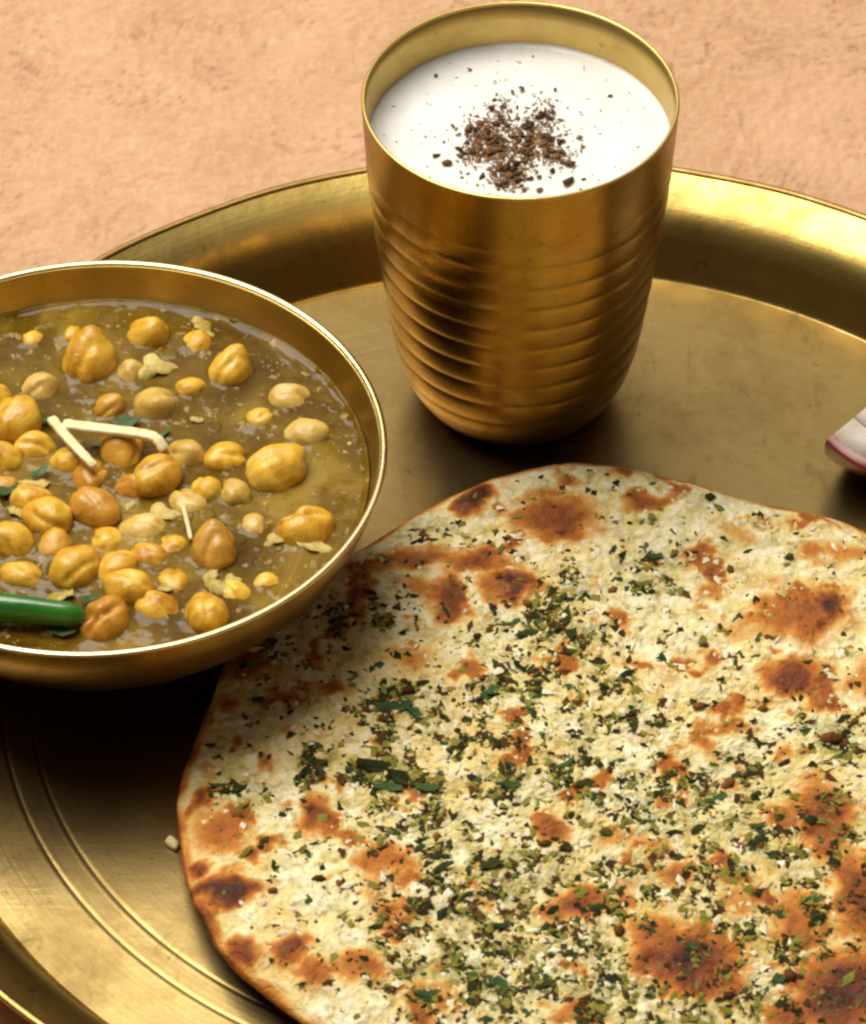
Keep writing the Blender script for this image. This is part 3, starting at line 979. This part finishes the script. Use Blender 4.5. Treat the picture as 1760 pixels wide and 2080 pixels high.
def build_bits():
    ob = [onion_mesh(s) for s in range(4)]
    spots = [(320, 752, 44, 0.6, 'translucent onion bit floating between the peaked chickpeas'), (412, 662, 32, 2.6, 'pinkish skin flake at the far edge of the gravy'),
             (440, 1188, 34, -0.2, 'pale onion bits clinging below the wrinkled chickpea'), (425, 1168, 24, 0.9, 'pale onion bits clinging below the wrinkled chickpea'), (330, 1050, 40, 0.4, 'soft onion shred beside the ginger sliver'),
             (300, 1062, 24, 1.9, 'soft onion shred beside the ginger sliver'), (60, 985, 38, 0.5, 'pale onion piece beside the dark herb leaf'), (340, 1190, 30, -0.3, 'curled chickpea skin in the gravy'),
             (560, 1100, 26, 0.5, 'ragged skin flap beside the torn chickpea'), (640, 1108, 34, 0.25, 'ragged skin flap beside the torn chickpea'), (400, 850, 14, 0.2, None), 
             (300, 1150, 14, 0.2, None), (470, 1180, 22, 0.3, None), (265, 1025, 14, 1.4, None), (40, 1040, 24, 0.1, None), (120, 1210, 30, 0.1, None)]
    for i, (px, py, r, a, lab) in enumerate(spots):
        P = pix(px, py, CZ + 0.1)
        o = add("onion_bit", ob[i % 4], ONIONBIT, loc=(P.x, P.y, CZ + 0.06), rot=(RNG.uniform(-.3, .3), RNG.uniform(-.3, .3), a), scale=(r / 78.0, r / 78.0, r / 78.0 * 0.6))
        tag(o, lab or "tiny pale onion shred floating in the gravy", "onion", "onion bits in the curry")
    lv = [leaf_mesh(s, curl=0.2) for s in range(4)]
    for i, (px, py, r, a, lab) in enumerate([(20, 985, 34, 0.3, "dark green herb leaf wilted at the chickpeas by the ginger"), (75, 955, 26, 1.0, "small wilted herb leaf tip next to the larger dark leaf"), (95, 845, 15, 0.5, "green herb scrap at the joined ends of the ginger strips"),
                                              (195, 813, 11, 0.2, "tiny green herb fleck behind the pale chickpeas"), (180, 1208, 22, 0.4, "green herb scrap behind the chilli tip")]):
        P = pix(px, py, CZ + 0.35)
        o = add("herb_leaf", lv[i % 4], LEAF, loc=(P.x, P.y, CZ + 0.22), rot=(RNG.uniform(-.3, .3), RNG.uniform(-.2, .2), a), scale=r / 78.0)
        tag(o, lab, "herb", "herb leaves in the curry")
    for i, (px, py, r, a, lab) in enumerate([(205, 900, 26, 0.3, "red tomato skin scrap under the long ginger strip"), (250, 855, 32, 0.1, "red brown tomato scrap behind the long ginger strip"), (330, 880, 20, 0.7, "red tomato scrap by the bent tip of the ginger"), (60, 1000, 18, 0.6, "dark red tomato shred beside the herb leaf"), (120, 1283, 30, 0.1, "dark tomato skin below the green chilli")]):
        P = pix(px, py, CZ + 0.15)
        o = add("tomato_scrap", lv[(i + 1) % 4], TOMATO, loc=(P.x, P.y, CZ + 0.10), rot=(RNG.uniform(-.3, .3), RNG.uniform(-.2, .2), a), scale=r / 78.0)
        tag(o, lab, "tomato", "tomato scraps in the curry")
    pts, sz = [], []
    for _ in range(2200):
        a, r = RNG.uniform(0, 6.28), (bowl_r(CZ) - 0.3) * math.sqrt(RNG.random())
        pts.append((BX + r * math.cos(a), BY + r * math.sin(a), CZ - 0.005)); sz.append(RNG.choice((0.02, 0.025, 0.03, 0.04, 0.06)))
    o = specks("gravy_crumbs", np.array(pts), np.array(sz), simple_mat("crumb_pale", (0.26, 0.17, 0.03), (0.42, 0.31, 0.10), 120, 0.45), None, 8, 0.6)
    tag(o, "fine pale crumbs and spice grains floating in the gravy", "crumbs", kind="stuff")


build_bits()

# ------------------------------------------------------------------ flatbread
FX, FY, FR = 2.33, -4.78, 11.5
EDGE = [(-0.31, 740, 1110), (-0.02, 880, 1030), (0.38, 1000, 975), (0.40, 1170, 950), (0.05, 1300, 965), (-0.38, 1500, 1010), (-0.10, 1760, 1075), (-0.02, 470, 1320),
        (-0.24, 440, 1400), (-0.22, 400, 1500), (0.05, 362, 1650), (0.05, 375, 1750), (0.19, 410, 1880), (0.21, 470, 1980), (-0.14, 600, 2080)]
_ea, _er = [], []
for (dr, px, py) in EDGE:
    q = pix(px, py, 0.6)
    _ea.append(math.atan2(q.y - FY, q.x - FX)); _er.append(math.hypot(q.x - FX, q.y - FY))
for a_deg, r_ in ((-110, 11.0), (-85, 10.7), (-60, 10.5), (-35, 10.7), (-10, 11.1), (10, 11.3), (30, 11.25)):
    _ea.append(rad(a_deg)); _er.append(r_)
_o = np.argsort(_ea); _ea = np.array(_ea)[_o]; _er = np.array(_er)[_o]


def bread_R(a):
    a = np.asarray(a)
    r = np.interp(a, _ea, _er, period=2 * math.pi)
    return r + 0.06 * perlin(a * 6.0 + 40, a * 0 + 0.5, 91) + 0.03 * perlin(a * 17 + 80, a * 0 + 0.5, 92)


def px_field(spots, X, Y, z=0.9):
    """sum of soft oval patches given by photo positions, on the bread"""
    f = np.zeros_like(X)
    for (px, py, rx, ry, s) in spots:
        P = pix(px, py, z)
        ax, ay = rx * 1.12 / 79.0, ry * 1.12 / 79.0 / 0.70
        d = np.sqrt(((X - P.x) / ax) ** 2 + ((Y - P.y) / ay) ** 2)
        f = np.maximum(f, s * smooth01(1.75, 0.15, d))
    return f


TOAST = [(965, 1010, 38, 34, 1.0), (1130, 1055, 85, 45, .80), (1090, 1010, 60, 25, .55), (1310, 1022, 60, 18, .65), (1255, 968, 25, 14, .7),
         (760, 1150, 60, 22, .55), (860, 1130, 80, 24, .66), (960, 1140, 80, 26, .70), (1040, 1190, 50, 36, .88), (912, 1215, 36, 48, .85), (725, 1210, 26, 48, .75), (850, 1185, 60, 25, .5),
         (1690, 1235, 36, 42, 1.0), (1640, 1250, 90, 55, .62), (1560, 1265, 100, 24, .5), (1612, 1375, 66, 36, .78), (1650, 1410, 30, 30, .6), (1480, 1478, 42, 16, .5), (1440, 1505, 26, 40, .5),
         (1115, 1682, 36, 30, .72), (645, 1662, 38, 36, .80), (450, 1700, 58, 46, .55), (412, 1620, 26, 32, .82), (420, 1560, 22, 30, .4), (402, 1780, 22, 14, .75), (462, 1828, 60, 26, .98),
         (505, 1955, 34, 26, .84), (592, 1955, 28, 26, .8), (640, 2005, 38, 28, .64), (1675, 1660, 56, 70, .72), (1595, 1655, 36, 30, .55), (1180, 1830, 56, 34, .76), (1130, 1850, 40, 24, .6),
         (785, 1750, 58, 28, .62), (792, 1860, 36, 34, .62), (770, 1830, 30, 60, .45), (1400, 1945, 100, 50, .86), (1330, 1890, 60, 30, .5), (1440, 2000, 80, 30, .7), (1710, 2015, 90, 60, .95), (1620, 2060, 60, 30, .7),
         (1625, 1870, 60, 46, .62), (1745, 1830, 44, 80, .75), (740, 1985, 50, 32, .6), (880, 2040, 70, 24, .5), (1180, 2065, 60, 24, .6), (682, 1390, 36, 22, .55), (505, 1345, 46, 30, .58),
         (460, 1425, 30, 14, .55), (1330, 1715, 34, 22, .45), (1375, 1770, 46, 22, .58), (1720, 1120, 60, 24, .45), (1650, 1115, 44, 22, .5), (1500, 1078, 50, 18, .35), (1260, 1800, 40, 20, .4), (1760, 1380, 40, 40, .5),
         (600, 1490, 20, 12, .4), (830, 1330, 60, 24, .4), (1240, 1690, 36, 18, .4), (1500, 1830, 36, 22, .45), (1600, 1530, 28, 20, .5), (1440, 1130, 60, 16, .32), (1560, 1180, 80, 18, .30), (1440, 1200, 24, 14, .4)]
HERB = [(1130, 1240, 50, 70, 1.0), (1080, 1290, 90, 50, .8), (1180, 1300, 60, 60, .6), (810, 1425, 75, 34, 1.0), (640, 1553, 40, 26, 1.0), (790, 1572, 80, 36, 1.0), (870, 1600, 40, 18, .9), (470, 1605, 50, 36, .9), (1000, 1400, 44, 44, .9),
        (1190, 1590, 40, 24, .9), (1150, 1550, 70, 46, .7), (1040, 1590, 70, 44, .8), (1450, 1615, 60, 36, .8), (1500, 1560, 60, 40, .6), (1690, 1500, 60, 36, .8), (1280, 1455, 60, 26, .7), (1000, 1800, 150, 60, .9), (930, 1880, 120, 60, .9),
        (1090, 1880, 120, 50, .85), (1000, 1990, 160, 60, 1.0), (880, 1980, 80, 60, .8), (1180, 1960, 100, 60, .8), (1320, 1640, 120, 60, .55), (1350, 1800, 160, 60, .6), (1500, 1700, 130, 60, .6), (1560, 1900, 130, 70, .7), (1240, 2040, 150, 50, .7), (900, 1720, 130, 60, .6),
        (860, 1660, 90, 40, .7), (1150, 1400, 120, 60, .5), (740, 1250, 60, 30, .6), (600, 1240, 60, 26, .6), (850, 1060, 50, 20, .4), (1330, 1140, 50, 24, .6), (1320, 1180, 60, 24, .6), (540, 1330, 60, 24, .7), (900, 1480, 160, 50, .5), (1660, 1700, 100, 80, .5), (1500, 2040, 150, 40, .6)]


def bread_h(X, Y):
    """top surface of the bread, cm"""
    a = np.arctan2(Y - FY, X - FX)
    d = np.hypot(X - FX, Y - FY)
    e = np.clip(bread_R(a) - d, 0, None)                      # distance in from the edge
    base = 0.52 + 0.34 * (1 - np.exp(-e / 0.55))
    # the near-left edge lifts a little off the tray
    lift = 0.60 * np.exp(-((np.angle(np.exp(1j * (a - rad(-143)))) / 0.55) ** 2)) * smooth01(0.4, 1.0, d / FR)
    lift = lift + 0.22 * np.exp(-((np.angle(np.exp(1j * (a - rad(95)))) / 0.30) ** 2)) * smooth01(0.75, 1.0, d / FR)
    h = base + lift
    h = h + 0.10 * fbm(X * 0.28, Y * 0.28, 101, 2)
    lump = fbm(X * 1.3, Y * 1.3, 111, 3)
    h = h + 0.075 * lump * smooth01(0.0, 0.6, e)
    t = px_field(TOAST, X, Y)
    h = h + 0.10 * t * smooth01(0.0, 0.4, e)                   # blisters puff up
    fine = fbm(X * 4.2, Y * 4.2, 121, 4, 0.6)
    h = h + (0.058 * fine) * (0.55 + 0.45 * smooth01(-0.2, 0.4, lump)) * smooth01(0.0, 0.3, e) * (1 - 0.55 * t)
    return h


def bread_bottom(X, Y):
    a = np.arctan2(Y - FY, X - FX); d = np.hypot(X - FX, Y - FY)
    lift = 0.60 * np.exp(-((np.angle(np.exp(1j * (a - rad(-143)))) / 0.55) ** 2)) * smooth01(0.4, 1.0, d / FR)
    lift = lift + 0.22 * np.exp(-((np.angle(np.exp(1j * (a - rad(95)))) / 0.30) ** 2)) * smooth01(0.75, 1.0, d / FR)
    return 0.06 + lift + 0.10 * smooth01(0.9, 1.0, d / FR)


def build_bread():
    root = empty("stuffed_flatbread", (FX, FY, 0))
    tag(root, "round toasted flatbread covered with green herbs on the tray", "flatbread")
    nr, na = 230, 1000
    t = np.concatenate([np.linspace(0.02, 0.93, nr - 24), 1 - 0.07 * (1 - np.linspace(0.05, 1, 24)) ** 1.6])
    aa = -math.pi + 2 * math.pi * np.arange(na) / na
    Rr = bread_R(aa)
    X = (np.outer(t, Rr * np.cos(aa))).ravel() + FX; Y = (np.outer(t, Rr * np.sin(aa))).ravel() + FY
    X = np.concatenate([[FX], X]); Y = np.concatenate([[FY], Y])
    Z = bread_h(X, Y)
    d = np.hypot(X - FX, Y - FY) / bread_R(np.arctan2(Y - FY, X - FX))
    toast = px_field(TOAST, X + 0.30 * fbm(X * 1.1, Y * 1.1, 131, 3), Y + 0.30 * fbm(X * 1.1 + 30, Y * 1.1, 132, 3))
    rnd = smooth01(0.12, 0.80, fbm(X * 0.75, Y * 0.75, 141, 4)) * 0.62
    toast = np.maximum(toast, rnd)
    edge = smooth01(0.965, 1.0, d) * (0.50 + 0.5 * perlin(np.arctan2(Y - FY, X - FX) * 9, d * 0, 150))
    toast = np.maximum(toast, edge)
    herb = px_field(HERB, X + 0.25 * fbm(X * 1.3, Y * 1.3, 161, 3), Y + 0.25 * fbm(X * 1.3, Y * 1.3 + 20, 162, 3))
    V = np.stack([X - FX, Y - FY, Z], -1)
    F = [(0, 1 + k, 1 + (k + 1) % na) for k in range(na)]
    for i in range(1, nr):
        a = 1 + (i - 1) * na + np.arange(na); b = 1 + (i - 1) * na + (np.arange(na) + 1) % na
        F += np.stack([a, a + na, b + na, b], -1).tolist()
    # side and underside
    n0 = len(V)
    lastr = 1 + (nr - 1) * na + np.arange(na)
    ex, ey = Rr * np.cos(aa), Rr * np.sin(aa)
    zt = Z[lastr]; zb = bread_bottom(ex + FX, ey + FY)
    rows = [lastr]
    VV = [V]
    base = n0
    for s, kr in ((0.35, 1.006), (0.7, 1.004), (1.0, 0.992)):
        VV.append(np.stack([ex * kr, ey * kr, zt * (1 - s) + zb * s], -1)); rows.append(base + np.arange(na)); base += na
    for kr in (0.9, 0.7, 0.4):
        VV.append(np.stack([ex * kr, ey * kr, bread_bottom(ex * kr + FX, ey * kr + FY)], -1)); rows.append(base + np.arange(na)); base += na
    VV.append(np.array([[0, 0, 0.06]]))
    for A, B in zip(rows[:-1], rows[1:]):
        F += np.stack([A, B, np.roll(B, -1), np.roll(A, -1)], -1).tolist()
    F += [(base, int(rows[-1][(k + 1) % na]), int(rows[-1][k])) for k in range(na)]
    V = np.vstack(VV)
    ntop = n0
    T = np.concatenate([toast, np.concatenate([np.clip(toast[lastr] + 0.2, 0, 1), np.full(na, 0.75), np.full(na, 0.9)]), np.full(len(V) - ntop - 3 * na, 0.85)])
    Hh = np.concatenate([herb, np.zeros(len(V) - ntop)])
    me = mesh_np("bread_body", V, F, attrs={"toast": T, "herb": Hh})

    m, nt, p = mat_new("toasted_dough")
    v = objvec(nt)
    at = nd(nt, "ShaderNodeAttribute", attribute_name="toast").outputs["Fac"]
    ah = nd(nt, "ShaderNodeAttribute", attribute_name="herb").outputs["Fac"]
    n1 = noise(nt, v, 45, 5, 0.6, 0.8)
    n2 = noise(nt, v, 190, 5, 0.65, 0.6)
    n3 = noise(nt, v, 420, 3, 0.6)
    dough = ramp(nt, n1, [(0.30, (0.81, 0.76, 0.56)), (0.48, (0.81, 0.70, 0.36)), (0.66, (0.77, 0.56, 0.17))])
    mott = ramp(nt, n2, [(0.33, (0.22, 0.17, 0.035)), (0.45, (0.66, 0.55, 0.21)), (0.60, (0.86, 0.83, 0.66))])
    col = mix(nt, 0.60, dough, mott)
    wide = rampf(nt, noise(nt, v, 22, 4, 0.6, 1.0), 0.46, 0.66)
    col = mix(nt, math_n(nt, 'MULTIPLY', wide, 0.50), col, (0.70, 0.42, 0.085))
    # greenish stain where the herbs are thick
    gr = math_n(nt, 'MULTIPLY', ah, rampf(nt, noise(nt, v, 120, 4, 0.65, 0.8), 0.38, 0.62))
    col = mix(nt, math_n(nt, 'MULTIPLY', gr, 0.75), col, (0.20, 0.195, 0.035))
    col = mix(nt, math_n(nt, 'MULTIPLY', ah, 0.10), col, (0.52, 0.50, 0.12))
    # toasted blisters
    tt = math_n(nt, 'ADD', at, math_n(nt, 'MULTIPLY', math_n(nt, 'SUBTRACT', n1, 0.5), 0.50))
    tt = math_n(nt, 'ADD', tt, math_n(nt, 'MULTIPLY', math_n(nt, 'SUBTRACT', n2, 0.5), 0.35))
    tt = math_n(nt, 'MULTIPLY', tt, rampf(nt, at, 0.02, 0.25))
    tc = ramp(nt, tt, [(0.16, (0.74, 0.52, 0.17)), (0.34, (0.62, 0.29, 0.045)), (0.54, (0.42, 0.130, 0.014)), (0.74, (0.20, 0.045, 0.008)), (0.95, (0.055, 0.013, 0.005))])
    col = mix(nt, rampf(nt, tt, 0.02, 0.50), col, tc)
    # olive and brown flecks baked into the surface
    fl = rampf(nt, noise(nt, v, 250, 3, 0.6, 0.9), 0.53, 0.64)
    fa = math_n(nt, 'ADD', math_n(nt, 'MULTIPLY', ah, 0.60), 0.18)
    col = mix(nt, math_n(nt, 'MULTIPLY', fl, fa), col, (0.17, 0.135, 0.025))
    fb = rampf(nt, noise(nt, objvec(nt, (1.0, 1.3, 1.0)), 170, 3, 0.6, 0.9), 0.57, 0.68)
    col = mix(nt, math_n(nt, 'MULTIPLY', fb, 0.40), col, (0.34, 0.14, 0.022))
    # tiny dark grains everywhere
    g = rampf(nt, n3, 0.64, 0.72)
    col = mix(nt, math_n(nt, 'MULTIPLY', g, 0.35), col, (0.16, 0.12, 0.03))
    nt.links.new(col, p.inputs["Base Color"])
    p.inputs["Roughness"].default_value = 0.62
    p.inputs["Specular IOR Level"].default_value = 0.30
    pr = bump(nt, p, n2, 0.85, 0.0026)
    bump(nt, p, n3, 0.35, 0.0009, pr)
    add("dough", me, m, root)

    # herbs: torn leaves, seeds and grains lying on the dough
    inside = lambda x, y, k=0.985: math.hypot(x - FX, y - FY) < k * float(bread_R(math.atan2(y - FY, x - FX)))
    GRN = [simple_mat("herb_dark", (0.010, 0.014, 0.003), (0.040, 0.044, 0.008), 260, 0.8, 0, 0, 0.12, rnd=0.4),
           simple_mat("herb_olive", (0.060, 0.062, 0.008), (0.19, 0.175, 0.028), 260, 0.8, 0, 0, 0.12, rnd=0.4),
           simple_mat("herb_teal", (0.014, 0.034, 0.009), (0.045, 0.085, 0.020), 260, 0.7, 0, 0, 0.15, rnd=0.4),
           simple_mat("seed_brown", (0.050, 0.018, 0.005), (0.20, 0.080, 0.016), 260, 0.8, 0, 0, 0.15, rnd=0.5)]
    shapes = []
    for gi in range(3):
        for s in range(4):
            me2 = leaf_mesh(40 + gi * 4 + s, curl=0.18); me2.materials.append(GRN[gi]); shapes.append(me2)
    seeds = []
    for s in range(3):
        me2 = blob("seed_shape", seed=70 + s, squash=(1.3, 0.8, 0.6), amp=0.18); me2.materials.append(GRN[3]); seeds.append(me2)
    big = [(810, 1428, 46, .1, 2), (770, 1418, 28, .5, 0), (850, 1440, 30, -.4, 2), (640, 1550, 26, .2, 0), (620, 1570, 18, 1.0, 0), (760, 1560, 40, -.2, 0), (810, 1580, 38, -.6, 0), (790, 1602, 30, .1, 2), (875, 1602, 30, .05, 2), (850, 1590, 22, .4, 0),
           (470, 1606, 36, .5, 0), (445, 1600, 22, .1, 2), (1195, 1588, 26, .2, 0), (1150, 1548, 26, .6, 2), (1035, 1595, 30, .1, 2), (1455, 1618, 26, .3, 2), (1480, 1590, 20, .8, 3), (1000, 1395, 28, 1.3, 2), (985, 1410, 20, .5, 2), (1135, 1225, 26, .9, 0), (1150, 1255, 24, 1.3, 0),
           (1110, 1240, 20, .3, 0), (1160, 1290, 22, 1.4, 0), (1070, 1285, 26, .3, 0), (1045, 1262, 22, .2, 2), (1690, 1500, 30, .2, 3), (1720, 1490, 22, .4, 0), (1275, 1455, 22, .5, 0), (1290, 1475, 16, 1.1, 0), (1540, 1680, 20, .2, 2), (1250, 1175, 16, .3, 0),
           (1330, 1130, 20, .2, 2), (1265, 1130, 15, 1.0, 0), (1310, 1180, 22, .5, 1), (1380, 1280, 12, .6, 3), (1245, 1198, 12, .4, 3), (1430, 1310, 12, .3, 3), (1540, 1300, 14, 1.1, 1), (1350, 1330, 22, .4, 2), (1420, 1438, 16, .3, 3), (1550, 1435, 14, .2, 3), (1595, 1550, 16, .4, 0), (1650, 1555, 16, .4, 0), (1525, 1570, 18, .5, 0),
           (1645, 1345, 12, .2, 2), (850, 1100, 18, .3, 0), (1015, 1180, 10, .2, 3), (560, 1245, 22, .1, 0), (690, 1255, 18, .2, 0), (530, 1315, 26, .4, 1), (590, 1500, 16, .6, 0), (520, 1420, 18, .1, 2), (430, 1510, 14, .3, 2), (640, 1720, 12, .4, 2), (555, 1835, 12, .2, 3), (560, 1910, 9, .1, 0), (610, 1740, 18, .9, 1), (500, 1750, 20, .9, 1), (650, 1800, 16, .1, 3), (940, 1820, 22, .3, 0),
           (1000, 1760, 24, .1, 0), (1110, 1715, 16, .2, 3), (1150, 1720, 20, .2, 0), (900, 1770, 24, .5, 0), (950, 1770, 20, .9, 2), (1020, 1880, 22, .3, 2), (1010, 2000, 26, .2, 2), (1100, 2005, 28, .2, 0), (920, 1960, 24, .8, 1), (870, 2030, 30, .2, 2), (1230, 1690, 18, .4, 2), (1370, 1690, 18, .2, 0), (1420, 1680, 16, .3, 0), (1660, 1830, 22, .1, 2), (1580, 1990, 20, .4, 2)]
    placed = 0

    def put(x, y, sz, ang, gi):
        nonlocal placed
        if not inside(x, y, 0.97):
            return
        z = float(bread_h(np.array([x]), np.array([y]))[0])
        if gi == 3:
            o = add("seed", seeds[placed % 3], None, root, loc=(x - FX, y - FY, z + sz * 0.15), rot=(RNG.uniform(-.2, .2), RNG.uniform(-.2, .2), ang), scale=sz * 0.8)
        else:
            o = add("herb_flake", shapes[gi * 4 + placed % 4], None, root, loc=(x - FX, y - FY, z + 0.02), rot=(RNG.uniform(-.22, .22), RNG.uniform(-.22, .22), ang), scale=sz)
        placed += 1
    for (px, py, s, ang, gi) in big:
        P = pix(px, py, 0.9)
        put(P.x, P.y, s / 79.0 * 1.0, ang, gi)
    N = 150000
    cx = FX + NPR.uniform(-FR, FR, N); cy = FY + NPR.uniform(-FR, FR, N)
    dens = 0.08 + 0.92 * px_field(HERB, cx, cy)
    # sparse towards the far right and the near-left border as in the photograph
    tst = px_field(TOAST, cx, cy)
    dens = dens * (1 - 0.45 * tst)
    sparse = px_field([(1560, 1120, 260, 170, 0.75), (470, 1900, 110, 200, 0.75), (560, 1850, 100, 120, 0.6), (450, 1480, 60, 120, .5), (1250, 1040, 250, 60, .5)], cx, cy)
    dens = dens * (1 - sparse)
    ok = (NPR.uniform(0, 1, N) < dens)
    rr = np.hypot(cx - FX, cy - FY) < 0.955 * bread_R(np.arctan2(cy - FY, cx - FX))
    clump = fbm(cx * 1.6, cy * 1.6, 171, 3)
    ok &= rr & (NPR.uniform(0, 1, N) < 0.06 + 0.94 * smooth01(-0.05, 0.40, clump))
    cx, cy, dn = cx[ok], cy[ok], dens[ok]
    # in-frame candidates first for the individually built flakes
    vis = (cy > -12.6) & (cx < 9.2)
    idx = np.where(vis)[0][:max(0, 298 - placed)]
    for j in idx:
        put(float(cx[j]), float(cy[j]), float(NPR.choice([0.10, 0.12, 0.14, 0.17, 0.21])), float(NPR.uniform(0, 6.28)), int(NPR.choice([0, 0, 0, 1, 1, 2, 3])))
    rest = np.setdiff1d(np.arange(len(cx)), idx)
    NPR.shuffle(rest)
    rest = rest[:19000]
    zz = bread_h(cx[rest], cy[rest])
    pts = np.stack([cx[rest] - FX, cy[rest] - FY, zz], -1)
    szs = NPR.choice([0.03, 0.045, 0.06, 0.08, 0.11], len(rest))
    grp = NPR.choice(4, len(rest), p=[0.30, 0.34, 0.08, 0.28])
    for gi, nm in enumerate(("dark_herb_grains", "olive_herb_grains", "green_herb_grains", "brown_seed_grains")):
        k = grp == gi
        o = specks(nm, pts[k], szs[k], GRN[gi], root, 30 + gi, 0.16)
        o["kind"] = "stuff"
    # pale crumbs of filling showing through
    M = 9000
    qx = FX + NPR.uniform(-FR, FR, M); qy = FY + NPR.uniform(-FR, FR, M)
    k = (np.hypot(qx - FX, qy - FY) < 0.95 * bread_R(np.arctan2(qy - FY, qx - FX))) & (NPR.uniform(0, 1, M) < 0.35 + 0.6 * px_field(HERB, qx, qy)) & (px_field(TOAST, qx, qy) < 0.45)
    qx, qy = qx[k], qy[k]
    for nm, c1, c2, sel in (("cream_filling_crumbs", (0.66, 0.58, 0.36), (0.82, 0.77, 0.58), 0), ("yellow_filling_crumbs", (0.60, 0.46, 0.15), (0.74, 0.61, 0.27), 1)):
        kk = np.arange(len(qx)) % 2 == sel
        zq = bread_h(qx[kk], qy[kk])
        o = specks(nm, np.stack([qx[kk] - FX, qy[kk] - FY, zq - 0.005], -1), NPR.choice([0.03, 0.05, 0.07, 0.10], int(kk.sum())), simple_mat(nm, c1, c2, 200, 0.6, 0, rnd=0), root, 50 + sel, 0.55)
        o["kind"] = "stuff"


build_bread()


# bread crumb on the tray beside the bread
def build_crumb():
    P = pix(350, 1712, 0.12)
    me = blob("crumb_shape", seed=5, squash=(1.0, 0.55, 0.45), amp=0.25, sub=2)
    o = add("bread_crumb", me, simple_mat("crumb", (0.60, 0.47, 0.20), (0.78, 0.66, 0.36), 200, 0.7), loc=(P.x, P.y, 0.10), rot=(0, 0, -1.0), scale=0.24)
    tag(o, "pale pointed bread crumb on the tray at the bread's edge", "crumb")


build_crumb()


# ------------------------------------------------------------------ red onion wedge
def build_onion():
    root = empty("onion_wedge", (0, 0, 0))
    tag(root, "red onion wedge with white layers and purple skin on the tray", "onion")
    L, R, half = 3.1, 2.5, rad(40)
    nu, nv, npz = 40, 14, 4
    white = simple_mat("onion_flesh", (0.60, 0.52, 0.46), (0.74, 0.69, 0.60), 60, 0.35, 0.0008, 0.2, 0.45, 0.35)
    pinkm = simple_mat("onion_pink_layer", (0.46, 0.22, 0.24), (0.62, 0.42, 0.40), 60, 0.35, 0.0006, 0.2, 0.45, 0.25)
    skin = simple_mat("onion_purple_skin", (0.14, 0.008, 0.022), (0.24, 0.022, 0.045), 80, 0.3, 0.0006, 0.2, 0.5)
    ax_rot = Euler((rad(-26), rad(-10), rad(42)), 'XYZ').to_matrix()

    def shell(s0, s1):
        V, F = [], []
        for s in (s0, s1):
            for i in range(nu + 1):
                u = -math.pi / 2 + math.pi * i / nu
                for j in range(nv + 1):
                    b = -half + 2 * half * j / nv
                    rr = R * s * math.cos(u) ** 0.9 if math.cos(u) > 1e-6 else 0
                    x = L * s * math.sin(u) * (1 + 0.06 * math.sin(u))
                    V.append((x, rr * math.sin(b), -rr * math.cos(b)))
        n = (nu + 1) * (nv + 1)
        g = lambda k, i, j: k * n + i * (nv + 1) + j
        for i in range(nu):
            for j in range(nv):
                F.append((g(1, i, j), g(1, i + 1, j), g(1, i + 1, j + 1), g(1, i, j + 1)))
                F.append((g(0, i, j), g(0, i, j + 1), g(0, i + 1, j + 1), g(0, i + 1, j)))
            F.append((g(0, i, 0), g(0, i + 1, 0), g(1, i + 1, 0), g(1, i, 0)))
            F.append((g(0, i, nv), g(1, i, nv), g(1, i + 1, nv), g(0, i + 1, nv)))
        V = np.array(V) @ np.array(ax_rot).T
        return V, F
    tip = None
    layers = [(0.975, 1.0, skin, "skin"), (0.90, 0.972, pinkm, "layer"), (0.62, 0.895, white, "layer"), (0.42, 0.605, white, "layer"), (0.20, 0.405, white, "layer")]
    V0, _ = shell(0.975, 1.0)
    zmin = V0[:, 2].min()
    left = V0[np.argmin(V0[:, 0])]
    zt = left[2] - zmin + 0.01
    T = pix(1676, 905, zt)
    off = np.array([T.x - left[0], T.y - left[1], 0.01 - zmin])
    for (a, b, m, nm) in layers:
        V, F = shell(a, b)
        add(nm, mesh_np("onion_" + nm, V, F), m, root)
    root.location = [c * CM for c in off]


build_onion()
